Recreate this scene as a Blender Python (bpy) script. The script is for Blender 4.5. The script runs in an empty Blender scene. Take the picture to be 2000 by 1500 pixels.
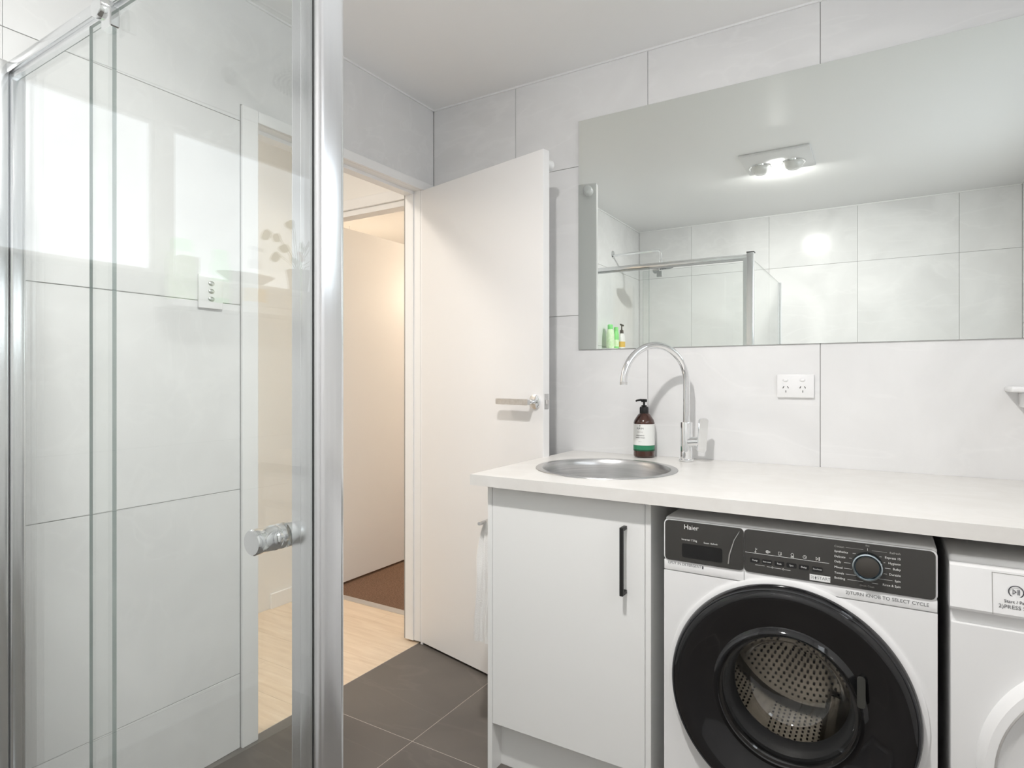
import bpy, bmesh, math, random
from mathutils import Vector, Matrix
PI = math.pi
random.seed(7)
scene = bpy.context.scene
C = scene.collection

# ---------------------------------------------------------------- camera, world, exposure
cam_d = bpy.data.cameras.new('camera')
cam = bpy.data.objects.new('camera', cam_d); C.objects.link(cam); scene.camera = cam
cam.location = (1.7962, -2.2552, 1.2038)
cam.rotation_euler = (PI/2, 0, 0.5458)
cam_d.sensor_width = 36; cam_d.lens = 1199.52/2000*36
cam_d.shift_y = -11.0/2000
cam_d.clip_start = 0.02
w = bpy.data.worlds.new('world'); scene.world = w; w.use_nodes = True
w.node_tree.nodes['Background'].inputs[0].default_value = (0.85, 0.93, 1, 1)
w.node_tree.nodes['Background'].inputs[1].default_value = 1.0
scene.view_settings.view_transform = 'Standard'; scene.view_settings.look = 'None'
scene.view_settings.gamma = 1; scene.view_settings.use_curve_mapping = False
scene.view_settings.exposure = 0.12
scene.cycles.max_bounces = 14; scene.cycles.diffuse_bounces = 8; scene.cycles.glossy_bounces = 8
scene.cycles.transparent_max_bounces = 24; scene.cycles.transmission_bounces = 8
scene.cycles.use_denoising = True; scene.cycles.sample_clamp_indirect = 6
LAMP = 1120.0      # heat lamp's central light
WIN = 2.2         # frosted window panes
HALL = 380.0       # warm lamp of the hall (watts)
BED = 42.0  # unseen bedroom globes, put in to brighten its door and ceiling

# ---------------------------------------------------------------- dimensions (metres)
H = 2.45; W = 2.5475; L = 2.808

# ---------------------------------------------------------------- materials
def mat(name, col, rough=.5, metal=0, spec=.5, coat=0, emis=None, estr=0, trans=0, ior=1.45, bump=None, noise=None, alpha=1):
    m = bpy.data.materials.new(name); m.use_nodes = True
    nt = m.node_tree; b = nt.nodes['Principled BSDF']
    b.inputs['Base Color'].default_value = (*col, 1); b.inputs['Roughness'].default_value = rough
    b.inputs['Metallic'].default_value = metal; b.inputs['Specular IOR Level'].default_value = spec
    b.inputs['Coat Weight'].default_value = coat; b.inputs['Coat Roughness'].default_value = .03
    b.inputs['IOR'].default_value = ior; b.inputs['Transmission Weight'].default_value = trans
    if emis: b.inputs['Emission Color'].default_value = (*emis, 1); b.inputs['Emission Strength'].default_value = estr
    if noise or bump:
        geo = nt.nodes.new('ShaderNodeNewGeometry')
    if noise:                                     # noise = (scale, second colour, contrast lo, hi, stretch)
        sc, col2, lo, hi = noise[:4]
        mp = nt.nodes.new('ShaderNodeMapping'); nt.links.new(geo.outputs['Position'], mp.inputs[0])
        if len(noise) > 4: mp.inputs['Scale'].default_value = noise[4]
        n = nt.nodes.new('ShaderNodeTexNoise'); n.inputs['Scale'].default_value = sc; n.inputs['Detail'].default_value = 8
        n.inputs['Roughness'].default_value = .6
        if len(noise) > 5: n.inputs['Distortion'].default_value = noise[5]
        nt.links.new(mp.outputs[0], n.inputs['Vector'])
        r = nt.nodes.new('ShaderNodeValToRGB'); r.color_ramp.elements[0].position = lo; r.color_ramp.elements[1].position = hi
        r.color_ramp.elements[0].color = (*col, 1); r.color_ramp.elements[1].color = (*col2, 1)
        nt.links.new(n.outputs[0], r.inputs[0]); nt.links.new(r.outputs[0], b.inputs['Base Color'])
    if bump:
        n2 = nt.nodes.new('ShaderNodeTexNoise'); n2.inputs['Scale'].default_value = bump[0]; n2.inputs['Detail'].default_value = 4
        nt.links.new(geo.outputs['Position'], n2.inputs['Vector'])
        bp = nt.nodes.new('ShaderNodeBump'); bp.inputs['Strength'].default_value = bump[1]; bp.inputs['Distance'].default_value = bump[2]
        nt.links.new(n2.outputs[0], bp.inputs['Height']); nt.links.new(bp.outputs[0], b.inputs['Normal'])
    return m

def tile_mat(name, base, vein, dark, rough, veins=.5):
    m = mat(name, base, rough, spec=.32); nt = m.node_tree; b = nt.nodes['Principled BSDF']
    geo = nt.nodes.new('ShaderNodeNewGeometry'); oi = nt.nodes.new('ShaderNodeObjectInfo')
    off = nt.nodes.new('ShaderNodeVectorMath'); off.operation = 'MULTIPLY_ADD'
    cmb = nt.nodes.new('ShaderNodeCombineXYZ')
    for i in range(3): nt.links.new(oi.outputs['Random'], cmb.inputs[i])
    nt.links.new(cmb.outputs[0], off.inputs[0]); off.inputs[1].default_value = (17, 31, 9); nt.links.new(geo.outputs['Position'], off.inputs[2])
    n = nt.nodes.new('ShaderNodeTexNoise'); n.inputs['Scale'].default_value = 2.6; n.inputs['Detail'].default_value = 9; n.inputs['Distortion'].default_value = .8
    nt.links.new(off.outputs[0], n.inputs['Vector'])
    r = nt.nodes.new('ShaderNodeValToRGB'); r.color_ramp.elements[0].position = .3; r.color_ramp.elements[1].position = .72
    r.color_ramp.elements[0].color = (*dark, 1); r.color_ramp.elements[1].color = (*base, 1)
    nt.links.new(n.outputs[0], r.inputs[0])
    mp = nt.nodes.new('ShaderNodeMapping'); mp.inputs['Rotation'].default_value = (.5, .6, .7); mp.inputs['Scale'].default_value = (1, 3.5, 3.5)
    nt.links.new(off.outputs[0], mp.inputs[0])
    v = nt.nodes.new('ShaderNodeTexNoise'); v.inputs['Scale'].default_value = 1.7; v.inputs['Detail'].default_value = 10; v.inputs['Distortion'].default_value = .5
    nt.links.new(mp.outputs[0], v.inputs['Vector'])
    r2 = nt.nodes.new('ShaderNodeValToRGB'); e = r2.color_ramp.elements; e[0].position = .475; e[1].position = .5
    e[0].color = (0, 0, 0, 1); e[1].color = (veins, veins, veins, 1); e3 = e.new(.525); e3.color = (0, 0, 0, 1)
    nt.links.new(v.outputs[0], r2.inputs[0])
    mx = nt.nodes.new('ShaderNodeMix'); mx.data_type = 'RGBA'; mx.inputs['B'].default_value = (*vein, 1)
    nt.links.new(r2.outputs[0], mx.inputs['Factor']); nt.links.new(r.outputs[0], mx.inputs['A'])
    nt.links.new(mx.outputs['Result'], b.inputs['Base Color'])
    return m

def glass_mat(name, tint, refl=(1, 1, 1), rough=0.0, boost=1.0):
    m = bpy.data.materials.new(name); m.use_nodes = True; nt = m.node_tree; nt.nodes.clear()
    out = nt.nodes.new('ShaderNodeOutputMaterial'); mix = nt.nodes.new('ShaderNodeMixShader')
    tr = nt.nodes.new('ShaderNodeBsdfTransparent'); tr.inputs[0].default_value = (*tint, 1)
    gl = nt.nodes.new('ShaderNodeBsdfGlossy'); gl.inputs['Roughness'].default_value = rough; gl.inputs[0].default_value = (*refl, 1)
    geo = nt.nodes.new('ShaderNodeNewGeometry'); dot = nt.nodes.new('ShaderNodeVectorMath'); dot.operation = 'DOT_PRODUCT'
    nt.links.new(geo.outputs['Normal'], dot.inputs[0]); nt.links.new(geo.outputs['Incoming'], dot.inputs[1])
    def mth(op, a, b2=None):
        n = nt.nodes.new('ShaderNodeMath'); n.operation = op
        if isinstance(a, (int, float)): n.inputs[0].default_value = a
        else: nt.links.new(a, n.inputs[0])
        if b2 is not None:
            if isinstance(b2, (int, float)): n.inputs[1].default_value = b2
            else: nt.links.new(b2, n.inputs[1])
        return n.outputs[0]
    ab = mth('ABSOLUTE', dot.outputs['Value']); inv = mth('SUBTRACT', 1.0, ab); p5 = mth('POWER', inv, 5.0)
    fac = mth('ADD', mth('MULTIPLY', p5, .96*boost), .04*boost)
    nt.links.new(fac, mix.inputs[0]); nt.links.new(tr.outputs[0], mix.inputs[1]); nt.links.new(gl.outputs[0], mix.inputs[2])
    nt.links.new(mix.outputs[0], out.inputs[0])
    return m

M = {}
M['tile'] = tile_mat('wall_tile_stone', (.82, .82, .822), (.86, .86, .86), (.71, .71, .712), .13, .24)
M['ftile'] = tile_mat('floor_tile_stone', (.155, .14, .125), (.24, .21, .19), (.125, .113, .102), .34, .16)
M['grout'] = mat('pale_grout', (.34, .34, .33), .9, bump=(300, .3, .001))
M['fgrout'] = mat('floor_grout', (.46, .42, .38), .9, bump=(300, .3, .001))
M['ceil'] = mat('ceiling_paint', (.90, .90, .90), .35, bump=(60, .04, .002))
M['paint'] = mat('white_satin_paint', (.86, .86, .86), .3, bump=(90, .03, .001))
M['door'] = mat('door_paint', (.83, .825, .825), .32, bump=(120, .05, .0008))
M['hallpaint'] = mat('hall_wall_paint', (.86, .85, .83), .5, bump=(150, .1, .001))
M['bead'] = mat('white_sealant', (.86, .86, .86), .4, bump=(100, .05, .001))
M['plank'] = mat('oak_plank', (.66, .52, .38), .42, noise=(3.0, (.80, .67, .52), .3, .7, (1.2, 14, 14), .6), bump=(80, .1, .0005))
M['carpet'] = mat('brown_carpet', (.15, .085, .05), .95, noise=(140, (.24, .14, .09), .42, .58), bump=(220, 1.0, .006))
M['strip'] = mat('brushed_aluminium_strip', (.75, .74, .72), .35, .85, noise=(40, (.68, .67, .66), .3, .7, (1, 30, 1)))
M['chrome'] = mat('polished_chrome', (.88, .89, .90), .05, 1, noise=(30, (.85, .86, .87), .3, .7))
M['alu'] = mat('bright_anodised_aluminium', (.86, .87, .885), .2, .93, noise=(20, (.82, .83, .845), .3, .7, (8, 8, .3)))
M['nickel'] = mat('satin_chrome', (.80, .80, .81), .36, 1, noise=(60, (.68, .67, .66), .3, .7))
M['steel'] = mat('brushed_stainless', (.47, .47, .475), .30, 1, noise=(3, (.66, .655, .65), .3, .7, (1, 1, 60)))
M['mirror'] = mat('mirror_silver', (.835, .865, .84), .0, 1, noise=(.5, (.83, .862, .837), .3, .7))
M['mirroredge'] = mat('mirror_edge', (.30, .34, .32), .2, .3, noise=(9, (.26, .3, .28), .3, .7))
M['stone'] = mat('engineered_stone', (.75, .73, .70), .3, noise=(9, (.80, .785, .76), .35, .7, (1, 1, 1), 1.0), bump=(120, .05, .0005))
M['lam'] = mat('cabinet_laminate', (.885, .89, .88), .3, bump=(120, .03, .0005))
M['black'] = mat('black_powder_coat', (.018, .018, .018), .45, bump=(200, .1, .0005))
M['appl'] = mat('appliance_white', (.885, .885, .885), .28, coat=.3, bump=(90, .02, .0004))
M['appl2'] = mat('appliance_grey_side', (.33, .34, .31), .45, bump=(90, .02, .0004))
M['panel'] = mat('gloss_black_panel', (.045, .043, .040), .14, coat=.6, bump=(60, .01, .0003))
M['ring'] = mat('smoked_black_gloss', (.008, .008, .009), .06, coat=.5, bump=(20, .01, .0003))
M['rubber'] = mat('grey_rubber', (.032, .033, .036), .45, bump=(200, .1, .0005))
M['drum'] = mat('drum_stainless', (.60, .57, .52), .25, 1, noise=(30, (.70, .66, .60), .3, .7))
M['hole'] = mat('dark_hole', (.01, .01, .01), .8, bump=(100, .1, .0004))
M['print'] = mat('white_print', (.85, .85, .83), .5, bump=(200, .05, .0002))
M['dimprint'] = mat('grey_print', (.38, .37, .35), .5, bump=(200, .05, .0002))
M['greyink'] = mat('dark_grey_print', (.16, .16, .165), .6, bump=(200, .05, .0002))
M['ink'] = mat('dark_print', (.06, .06, .07), .6, bump=(200, .05, .0002))
M['sticker'] = mat('white_label_paper', (.86, .86, .85), .5, bump=(200, .1, .0003))
M['knobring'] = mat('pale_blue_chrome', (.62, .72, .78), .12, 1, noise=(30, (.58, .68, .74), .3, .7))
M['darkchrome'] = mat('dark_chrome', (.10, .13, .15), .15, 1, noise=(30, (.08, .11, .13), .3, .7))
M['knobface'] = mat('knob_face_grey', (.085, .078, .07), .4, .4, bump=(200, .1, .0003))
M['plastic'] = mat('white_plastic', (.83, .83, .835), .3, bump=(100, .03, .0004))
M['amber'] = mat('brown_bottle_plastic', (.045, .014, .008), .1, coat=.6, noise=(20, (.06, .02, .012), .3, .7))
M['pump'] = mat('black_pump_plastic', (.012, .012, .012), .25, bump=(100, .05, .0004))
M['label'] = mat('white_bottle_label', (.83, .84, .82), .45, bump=(200, .05, .0002))
M['greenband'] = mat('green_label_band', (.03, .22, .11), .4, bump=(200, .05, .0002))
M['dkgreen'] = mat('dark_green_band', (.008, .07, .035), .4, bump=(200, .05, .0002))
M['lime'] = mat('lime_green_plastic', (.22, .72, .22), .35, noise=(20, (.28, .78, .26), .3, .7))
M['limelabel'] = mat('pale_green_label', (.62, .86, .50), .4, noise=(60, (.78, .92, .66), .4, .6))
M['yellow'] = mat('yellow_label', (.80, .55, .10), .4, noise=(60, (.75, .45, .08), .4, .6))
M['dark'] = mat('dark_plastic', (.05, .05, .045), .4, bump=(100, .05, .0004))
M['cloth'] = mat('white_cotton_waffle', (.92, .915, .90), .9, bump=(420, .8, .003))
M['leaf'] = mat('plant_leaf', (.09, .20, .06), .4, noise=(30, (.22, .36, .10), .35, .65))
M['redleaf'] = mat('plant_flower', (.45, .12, .09), .5, noise=(30, (.6, .22, .15), .35, .65))
M['pot'] = mat('grey_ceramic_pot', (.22, .23, .24), .3, noise=(30, (.28, .29, .30), .35, .65))
M['dish'] = mat('grey_stoneware', (.30, .30, .30), .3, noise=(30, (.36, .36, .36), .35, .65))
M['seal'] = mat('clear_door_seal', (.55, .60, .57), .3, noise=(30, (.5, .55, .52), .35, .65))
M['darkgasket'] = mat('dark_gasket', (.03, .03, .03), .5, bump=(100, .05, .0004))
M['glass'] = glass_mat('shower_glass', (.975, .985, .98))
M['glassedge'] = mat('glass_edge_green', (.27, .34, .32), .15, noise=(10, (.33, .40, .38), .35, .65))
M['bowl'] = glass_mat('door_bowl_glass', (.80, .79, .77), boost=2.2)
M['pane'] = mat('frosted_window_pane', (.8, .85, .9), .5, emis=(.90, .95, 1.0), estr=WIN, noise=(4, (.82, .87, .92), .35, .65))
M['lamp'] = mat('lamp_diffuser', (1, 1, 1), .5, emis=(1, .975, .95), estr=LAMP, bump=(100, .05, .0004))
M['bulbglass'] = mat('frosted_heat_bulb', (.82, .82, .80), .12, coat=.6, bump=(60, .3, .001))
M['reflector'] = mat('bulb_reflector', (.9, .9, .9), .08, 1, noise=(40, (.85, .85, .85), .4, .6))

# ---------------------------------------------------------------- geometry helpers
def new_bm(): return bmesh.new()
def add_box(bm, x0, x1, y0, y1, z0, z1, bevel=0, seg=2):
    g = bmesh.ops.create_cube(bm, size=1)
    vs = g['verts']
    bmesh.ops.scale(bm, vec=(x1-x0, y1-y0, z1-z0), verts=vs)
    bmesh.ops.translate(bm, vec=((x0+x1)/2, (y0+y1)/2, (z0+z1)/2), verts=vs)
    if bevel > 0:
        es = list({e for v in vs for e in v.link_edges})
        bmesh.ops.bevel(bm, geom=es, offset=bevel, segments=seg, profile=.5, affect='EDGES')
    return bm
def box(x0, x1, y0, y1, z0, z1, bevel=0, seg=2): return add_box(new_bm(), x0, x1, y0, y1, z0, z1, bevel, seg)
def add_lathe(bm, prof, n=48, axis='Z', at=(0, 0, 0), close=False):
    rings = []
    for r, h in prof:
        ring = []
        for i in range(n):
            a = 2*PI*i/n
            if axis == 'Z': p = (r*math.cos(a), r*math.sin(a), h)
            elif axis == 'Y': p = (r*math.cos(a), h, r*math.sin(a))
            else: p = (h, r*math.cos(a), r*math.sin(a))
            ring.append(bm.verts.new(Vector(p)+Vector(at)))
        rings.append(ring)
    for a, b in zip(rings, rings[1:]):
        for i in range(n):
            j = (i+1) % n
            bm.faces.new((a[i], a[j], b[j], b[i]))
    if close:
        bm.faces.new(rings[0][::-1]); bm.faces.new(rings[-1])
    bmesh.ops.remove_doubles(bm, verts=bm.verts, dist=1e-6)
    bmesh.ops.recalc_face_normals(bm, faces=bm.faces)
    return bm
def lathe(prof, n=48, axis='Z', at=(0, 0, 0), close=False): return add_lathe(new_bm(), prof, n, axis, at, close)
def add_tube(bm, pts, r, n=16, cap=True):
    pts = [Vector(p) for p in pts]; rs = r if isinstance(r, (list, tuple)) else [r]*len(pts)
    up = None; rings = []
    for i, p in enumerate(pts):
        t = (pts[min(i+1, len(pts)-1)]-pts[max(i-1, 0)]).normalized()
        if up is None:
            up = Vector((0, 0, 1)) if abs(t.z) < .9 else Vector((1, 0, 0))
        a = (up-up.dot(t)*t).normalized(); up = a; b = t.cross(a)
        rings.append([bm.verts.new(p+(a*math.cos(2*PI*k/n)+b*math.sin(2*PI*k/n))*rs[i]) for k in range(n)])
    for A, B in zip(rings, rings[1:]):
        for k in range(n):
            bm.faces.new((A[k], A[(k+1) % n], B[(k+1) % n], B[k]))
    if cap: bm.faces.new(rings[0][::-1]); bm.faces.new(rings[-1])
    bmesh.ops.recalc_face_normals(bm, faces=bm.faces)
    return bm
def tube(pts, r, n=16, cap=True): return add_tube(new_bm(), pts, r, n, cap)
def add_prism_xz(bm, poly, y0, y1):              # polygon in x,z extruded along y
    a = [bm.verts.new((x, y0, z)) for x, z in poly]; b = [bm.verts.new((x, y1, z)) for x, z in poly]
    n = len(poly); bm.faces.new(a); bm.faces.new(b[::-1])
    for i in range(n): bm.faces.new((a[i], b[i], b[(i+1) % n], a[(i+1) % n]))
    bmesh.ops.recalc_face_normals(bm, faces=bm.faces); return bm
def rrect(x0, x1, z0, z1, r, n=6):
    out = []
    for cx, cz, a0 in ((x1-r, z1-r, 0), (x0+r, z1-r, PI/2), (x0+r, z0+r, PI), (x1-r, z0+r, 1.5*PI)):
        for i in range(n+1):
            a = a0+PI/2*i/n; out.append((cx+r*math.cos(a), cz+r*math.sin(a)))
    return out
def obj(name, bm, m, parent=None, smooth=False, loc=None, rotz=None):
    me = bpy.data.meshes.new(name)
    if smooth:
        bm.normal_update()
        for f in bm.faces: f.smooth = True
        for e in bm.edges:
            if len(e.link_faces) == 2 and e.calc_face_angle(0) > math.radians(35): e.smooth = False
    bm.to_mesh(me); bm.free()
    ms = m if isinstance(m, (list, tuple)) else [m]
    for k in ms: me.materials.append(k)
    o = bpy.data.objects.new(name, me); C.objects.link(o)
    if parent: o.parent = parent
    if loc: o.location = loc
    if rotz is not None: o.rotation_euler = (0, 0, rotz)
    return o
def tag(o, label=None, cat=None, group=None, kind=None):
    if label: o['label'] = label
    if cat: o['category'] = cat
    if group: o['group'] = group
    if kind: o['kind'] = kind
    return o
def thing(name, label, cat, loc=(0, 0, 0), rotz=0, group=None, kind=None):
    o = bpy.data.objects.new(name, None); C.objects.link(o); o.empty_display_size = .05
    o.location = loc; o.rotation_euler = (0, 0, rotz)
    return tag(o, label, cat, group, kind)
def rel(bm, o):                                   # shift world-space bmesh into an unrotated parent's space
    bmesh.ops.translate(bm, vec=-Vector(o.location), verts=bm.verts); return bm
TXT = []
def text(name, s, size, x, y, z, m, parent, align='LEFT', ext=.0002, spacing=1.0, sx=1.0):
    cu = bpy.data.curves.new(name, 'FONT'); cu.body = s; cu.size = size; cu.align_x = align; cu.align_y = 'CENTER'
    cu.extrude = ext; cu.space_character = spacing; cu.resolution_u = 3
    t = bpy.data.objects.new(name+'_tmp', cu); C.objects.link(t)
    dg = bpy.context.evaluated_depsgraph_get(); dg.update()
    me = bpy.data.meshes.new_from_object(t.evaluated_get(dg)); bpy.data.objects.remove(t)
    me.transform(Matrix.Translation((x, y, z)) @ Matrix.Rotation(PI/2, 4, 'X') @ Matrix.Scale(sx, 4, (1, 0, 0)))
    me.materials.clear(); me.materials.append(m); me.name = name
    o = bpy.data.objects.new(name, me); C.objects.link(o)
    if parent: o.parent = parent; o.matrix_parent_inverse = Matrix.Identity(4)
    return o

# ================================================================= ROOM SHELL
TH = .010; G = .0011                              # tile thickness, half joint
def tiles_on(wall, plane, axis, us, zs, side, skip=None, m=None, gu=G):
    """tiles as boxes; plane = finished face coordinate, side = +1/-1 direction into the wall"""
    cache = {}
    for a, b in zip(us, us[1:]):
        for c, d in zip(zs, zs[1:]):
            for (a2, b2, c2, d2) in (skip(a, b, c, d) if skip else [(a, b, c, d)]):
                wd, ht = round(b2-a2-2*gu, 4), round(d2-c2-2*G, 4)
                if wd < .01 or ht < .01: continue
                key = (wd, ht)
                if key not in cache:
                    if axis == 'x': bm = box(-wd/2, wd/2, 0, side*TH, -ht/2, ht/2, .0007, 1)
                    elif axis == 'y': bm = box(0, side*TH, -wd/2, wd/2, -ht/2, ht/2, .0007, 1)
                    else: bm = box(-wd/2, wd/2, -ht/2, ht/2, -TH, 0, .0007, 1)
                    bmesh.ops.recalc_face_normals(bm, faces=bm.faces)
                    o = obj('tile', bm, m or M['tile'], wall); cache[key] = o.data
                else:
                    o = bpy.data.objects.new('tile', cache[key]); C.objects.link(o); o.parent = wall
                mu, mv = (a2+b2)/2, (c2+d2)/2
                o.location = (mu, plane, mv) if axis == 'x' else (plane, mu, mv) if axis == 'y' else (mu, mv, plane)
GR = .0025                                         # grout recess
# left wall with the doorway
bm = new_bm()
add_box(bm, -.11, -GR, -L-.1, -1.0, 0, H); add_box(bm, -.11, -GR, -1.0, 0, 2.09, H); add_box(bm, -.11, -.03, -1.0, -.962, 0, 2.09)
add_box(bm, -.11, -.03, -.08, 0, 0, 2.09)
wl = tag(obj('wall_left', bm, M['grout']), 'pale grey stone tiled wall with the doorway in it', 'wall', kind='structure')
zl = [0, .2428, .8428, 1.4428, 2.0428, H]
def skip_left(a, b, c, d):
    if a >= -1.006:
        return [(a, b, 2.0975, d)] if d > 2.1 else []
    return [(a, b, c, d)]
tiles_on(wl, 0, 'y', [-L, -1.635, -1.0044], zl[:-1], -1, None, None, .0004)
tiles_on(wl, 0, 'y', [-L, -1.635], zl[-2:], -1, None, None, .0004)
bm = new_bm(); za, zb = zl[-2]+G, 2.0975+G
add_prism_xz(bm, [(-1.6346, za), (-1.0046, za), (-1.0046, zb), (-.5704, zb), (-.5704, H-G), (-1.6346, H-G)], 0, TH)
bmesh.ops.rotate(bm, cent=(0, 0, 0), matrix=Matrix.Rotation(PI/2, 3, 'Z'), verts=bm.verts)
obj('tile', bm, M['tile'], wl)
tiles_on(wl, 0, 'y', [-.57, -.0006], [2.0975, H], -1, None, None, .0004)
# back (mirror) wall
bm = box(-.11, W+.11, GR, .12, 0, H)
wb = tag(obj('wall_back', bm, M['grout']), 'pale grey stone tiled wall behind the mirror and worktop', 'wall', kind='structure')
tiles_on(wb, 0, 'x', [0.0006, .444, 1.028, 1.614, 2.199, W], [0, .258, .858, 1.458, 2.058, H], 1)
# opposite wall, seen in the mirror
bm = box(-.11, W+.11, -L-.12, -L-GR, 0, H)
wf = tag(obj('wall_front', bm, M['grout']), 'pale grey stone tiled wall seen only in the mirror', 'wall', kind='structure')
tiles_on(wf, -L, 'x', [0.0006, .444, 1.036, 1.628, 2.22, W], [0, .2428, .8428, 1.4428, 2.0428, H], -1)
# right wall with two high windows (seen reflected in the shower glass)
WZ0, WZ1 = 1.558, 2.078
WY = [(-1.95, -1.104), (-1.034, -.40)]
bm = new_bm()
add_box(bm, W+GR, W+.14, -L-.1, .12, 0, WZ0); add_box(bm, W+GR, W+.14, -L-.1, .12, WZ1, H)
add_box(bm, W+GR, W+.14, -L-.1, WY[0][0], WZ0, WZ1); add_box(bm, W+GR, W+.14, WY[0][1], WY[1][0], WZ0, WZ1)
add_box(bm, W+GR, W+.14, WY[1][1], .12, WZ0, WZ1)
wr = tag(obj('wall_right', bm, M['grout']), 'pale grey tiled wall holding two high windows, seen in the glass', 'wall', kind='structure')
ysr = [-L, -2.4, WY[0][0], WY[0][1], WY[1][0], WY[1][1], 0]
def skip_right(a, b, c, d):
    for (p, q) in WY:
        if abs(a-p) < .001 and abs(c-WZ0) < .001: return []
    return [(a, b, c, d)]
tiles_on(wr, W, 'y', ysr, [0, .372, .972, WZ0, WZ1, H], 1, skip_right)
for k, (p, q) in enumerate(WY):
    t = thing('window_%d' % (k+1), ['high frosted window nearer the shower, white framed', 'high frosted window nearer the mirror wall, with plant on its sill'][k], 'window', (W+.032, (p+q)/2, WZ0), kind='structure')
    hw = (q-p)/2; hz = WZ1-WZ0
    bm = new_bm(); f = .007
    add_box(bm, -.02, .02, -hw, -hw+f, 0, hz); add_box(bm, -.02, .02, hw-f, hw, 0, hz)
    add_box(bm, -.02, .02, -hw+f, hw-f, 0, f); add_box(bm, -.02, .02, -hw+f, hw-f, hz-f, hz)
    obj('window_frame', bm, M['paint'], t)
    obj('pane', box(-.003, .003, -hw+f, hw-f, f, hz-f), M['pane'], t)
    obj('window_sill', box(-.032-.095, -.021, -hw-.004, hw+.004, -.012, .0, .002, 1), M['paint'], t)
# floor
bm = box(-.02, W, -L, 0, -.05, -.0006)
fl = tag(obj('floor', bm, M['fgrout']), 'dark grey brown stone tiled bathroom floor', 'floor', kind='structure')
tiles_on(fl, 0, 'z', [-.018, .455, 1.055, 1.655, 2.255, W], [-L, -2.485, -1.885, -1.285, -.685, -.085, 0], -1, None, M['ftile'])
# ceiling
ce = tag(obj('ceiling', box(-.11, W+.1, -L-.1, .1, H, H+.05), M['ceil']), 'plain off white painted bathroom ceiling', 'ceiling', kind='structure')
for k, (n, b4) in enumerate([('back', (0, W, -.006, 0)), ('left', (0, .006, -L, 0)), ('front', (0, W, -L, -L+.006)), ('right', (W-.006, W, -L, 0))]):
    tag(obj('trim_%d' % (k+1), box(b4[0]+.0, b4[1], b4[2], b4[3], H-.007, H), M['bead']), 'thin white sealant line between ceiling and %s wall' % n, 'trim', kind='structure')

# ----------------------------------------------------------------- hall and bedroom beyond the door
hf = tag(obj('floor', box(-1.05, -.02, -3.0, .128, -.05, -.003), M['fgrout']), 'pale oak plank floor of the hallway', 'floor', kind='structure')
py = -2.9; k = 0
while py < .128:
    y1 = min(py+.18, .128); cut = [-.95, -.95+random.uniform(.3, .75), -.019]
    for a, b in zip(cut, cut[1:]):
        obj('plank', box(a+.0004, b-.0004, py+.0004, y1-.0004, -.012, 0, .0005, 1), M['plank'], hf)
    py += .18; k += 1
tag(obj('trim_5', box(-.95, -.02, .126, .168, -.01, .006, .002), M['strip']), 'grey metal strip between oak floor and brown carpet', 'trim', kind='structure')
cp = tag(obj('floor', box(-3.2, -.02, .168, 2.6, -.05, -.001), M['carpet']), 'dark brown carpet of the bedroom', 'floor', kind='structure')
tag(obj('wall_hall', box(-1.07, -.95, -3.0, .165, 0, H), M['hallpaint']), 'white hallway wall opposite the doorway', 'wall', kind='structure')
bm = new_bm()
add_box(bm, -.95, -.93, .10, .165, 0, H)
add_box(bm, -.16, -.11, .10, .165, 0, H); add_box(bm, -.93, -.16, .10, .165, 2.10, H)
tag(obj('wall_hall_end', bm, M['hallpaint']), 'hallway end wall over the bedroom doorway', 'wall', kind='structure')
tag(obj('wall_hall_start', box(-1.07, -.11, -3.1, -3.0, 0, H), M['hallpaint']), 'white far end wall of the hallway', 'wall', kind='structure')
tag(obj('ceiling', box(-1.07, -.11, -3.0, .165, H, H+.05), M['ceil']), 'white hallway ceiling', 'ceiling', kind='structure')
tag(obj('ceiling', box(-3.3, .1, .165, 2.7, H, H+.05), M['ceil']), 'white bedroom ceiling lit warm', 'ceiling', kind='structure')
bm = new_bm()
add_box(bm, -3.3, -3.2, .1, 2.7, 0, H); add_box(bm, -3.3, .1, 2.6, 2.7, 0, H); add_box(bm, -.02, .1, .1205, 2.7, 0, H); add_box(bm, -3.3, -1.07, .12, .165, 0, H)
tag(obj('wall_bedroom', bm, M['hallpaint']), 'warm lit bedroom walls beyond the hallway', 'wall', kind='structure')
# hall skirting
tag(obj('baseboard_hall', box(-.95, -.936, -.17, .10, 0, .078, .002), M['paint']), 'short white skirting along the hallway wall', 'skirting', kind='structure')

# bedroom door (standing open) and its lintel trim
d2 = thing('door_2', 'white bedroom door standing open beyond the hallway', 'door', (-.905, .20, 0), kind='structure')
obj('door_leaf', rel(box(-.94, -.905, .20, 1.02, .012, 2.085, .002), d2), M['door'], d2)
bm = new_bm(); add_box(bm, -.95, -.12, .086, .10, 2.10, 2.155, .003); 
obj('architrave', rel(bm, d2), M['paint'], d2)
obj('jamb', rel(box(-.93, -.16, .10, .17, 2.07, 2.10, .001), d2), M['paint'], d2)
obj('jamb', rel(box(-.93, -.912, .10, .17, 0, 2.07, .001), d2), M['paint'], d2)

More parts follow.
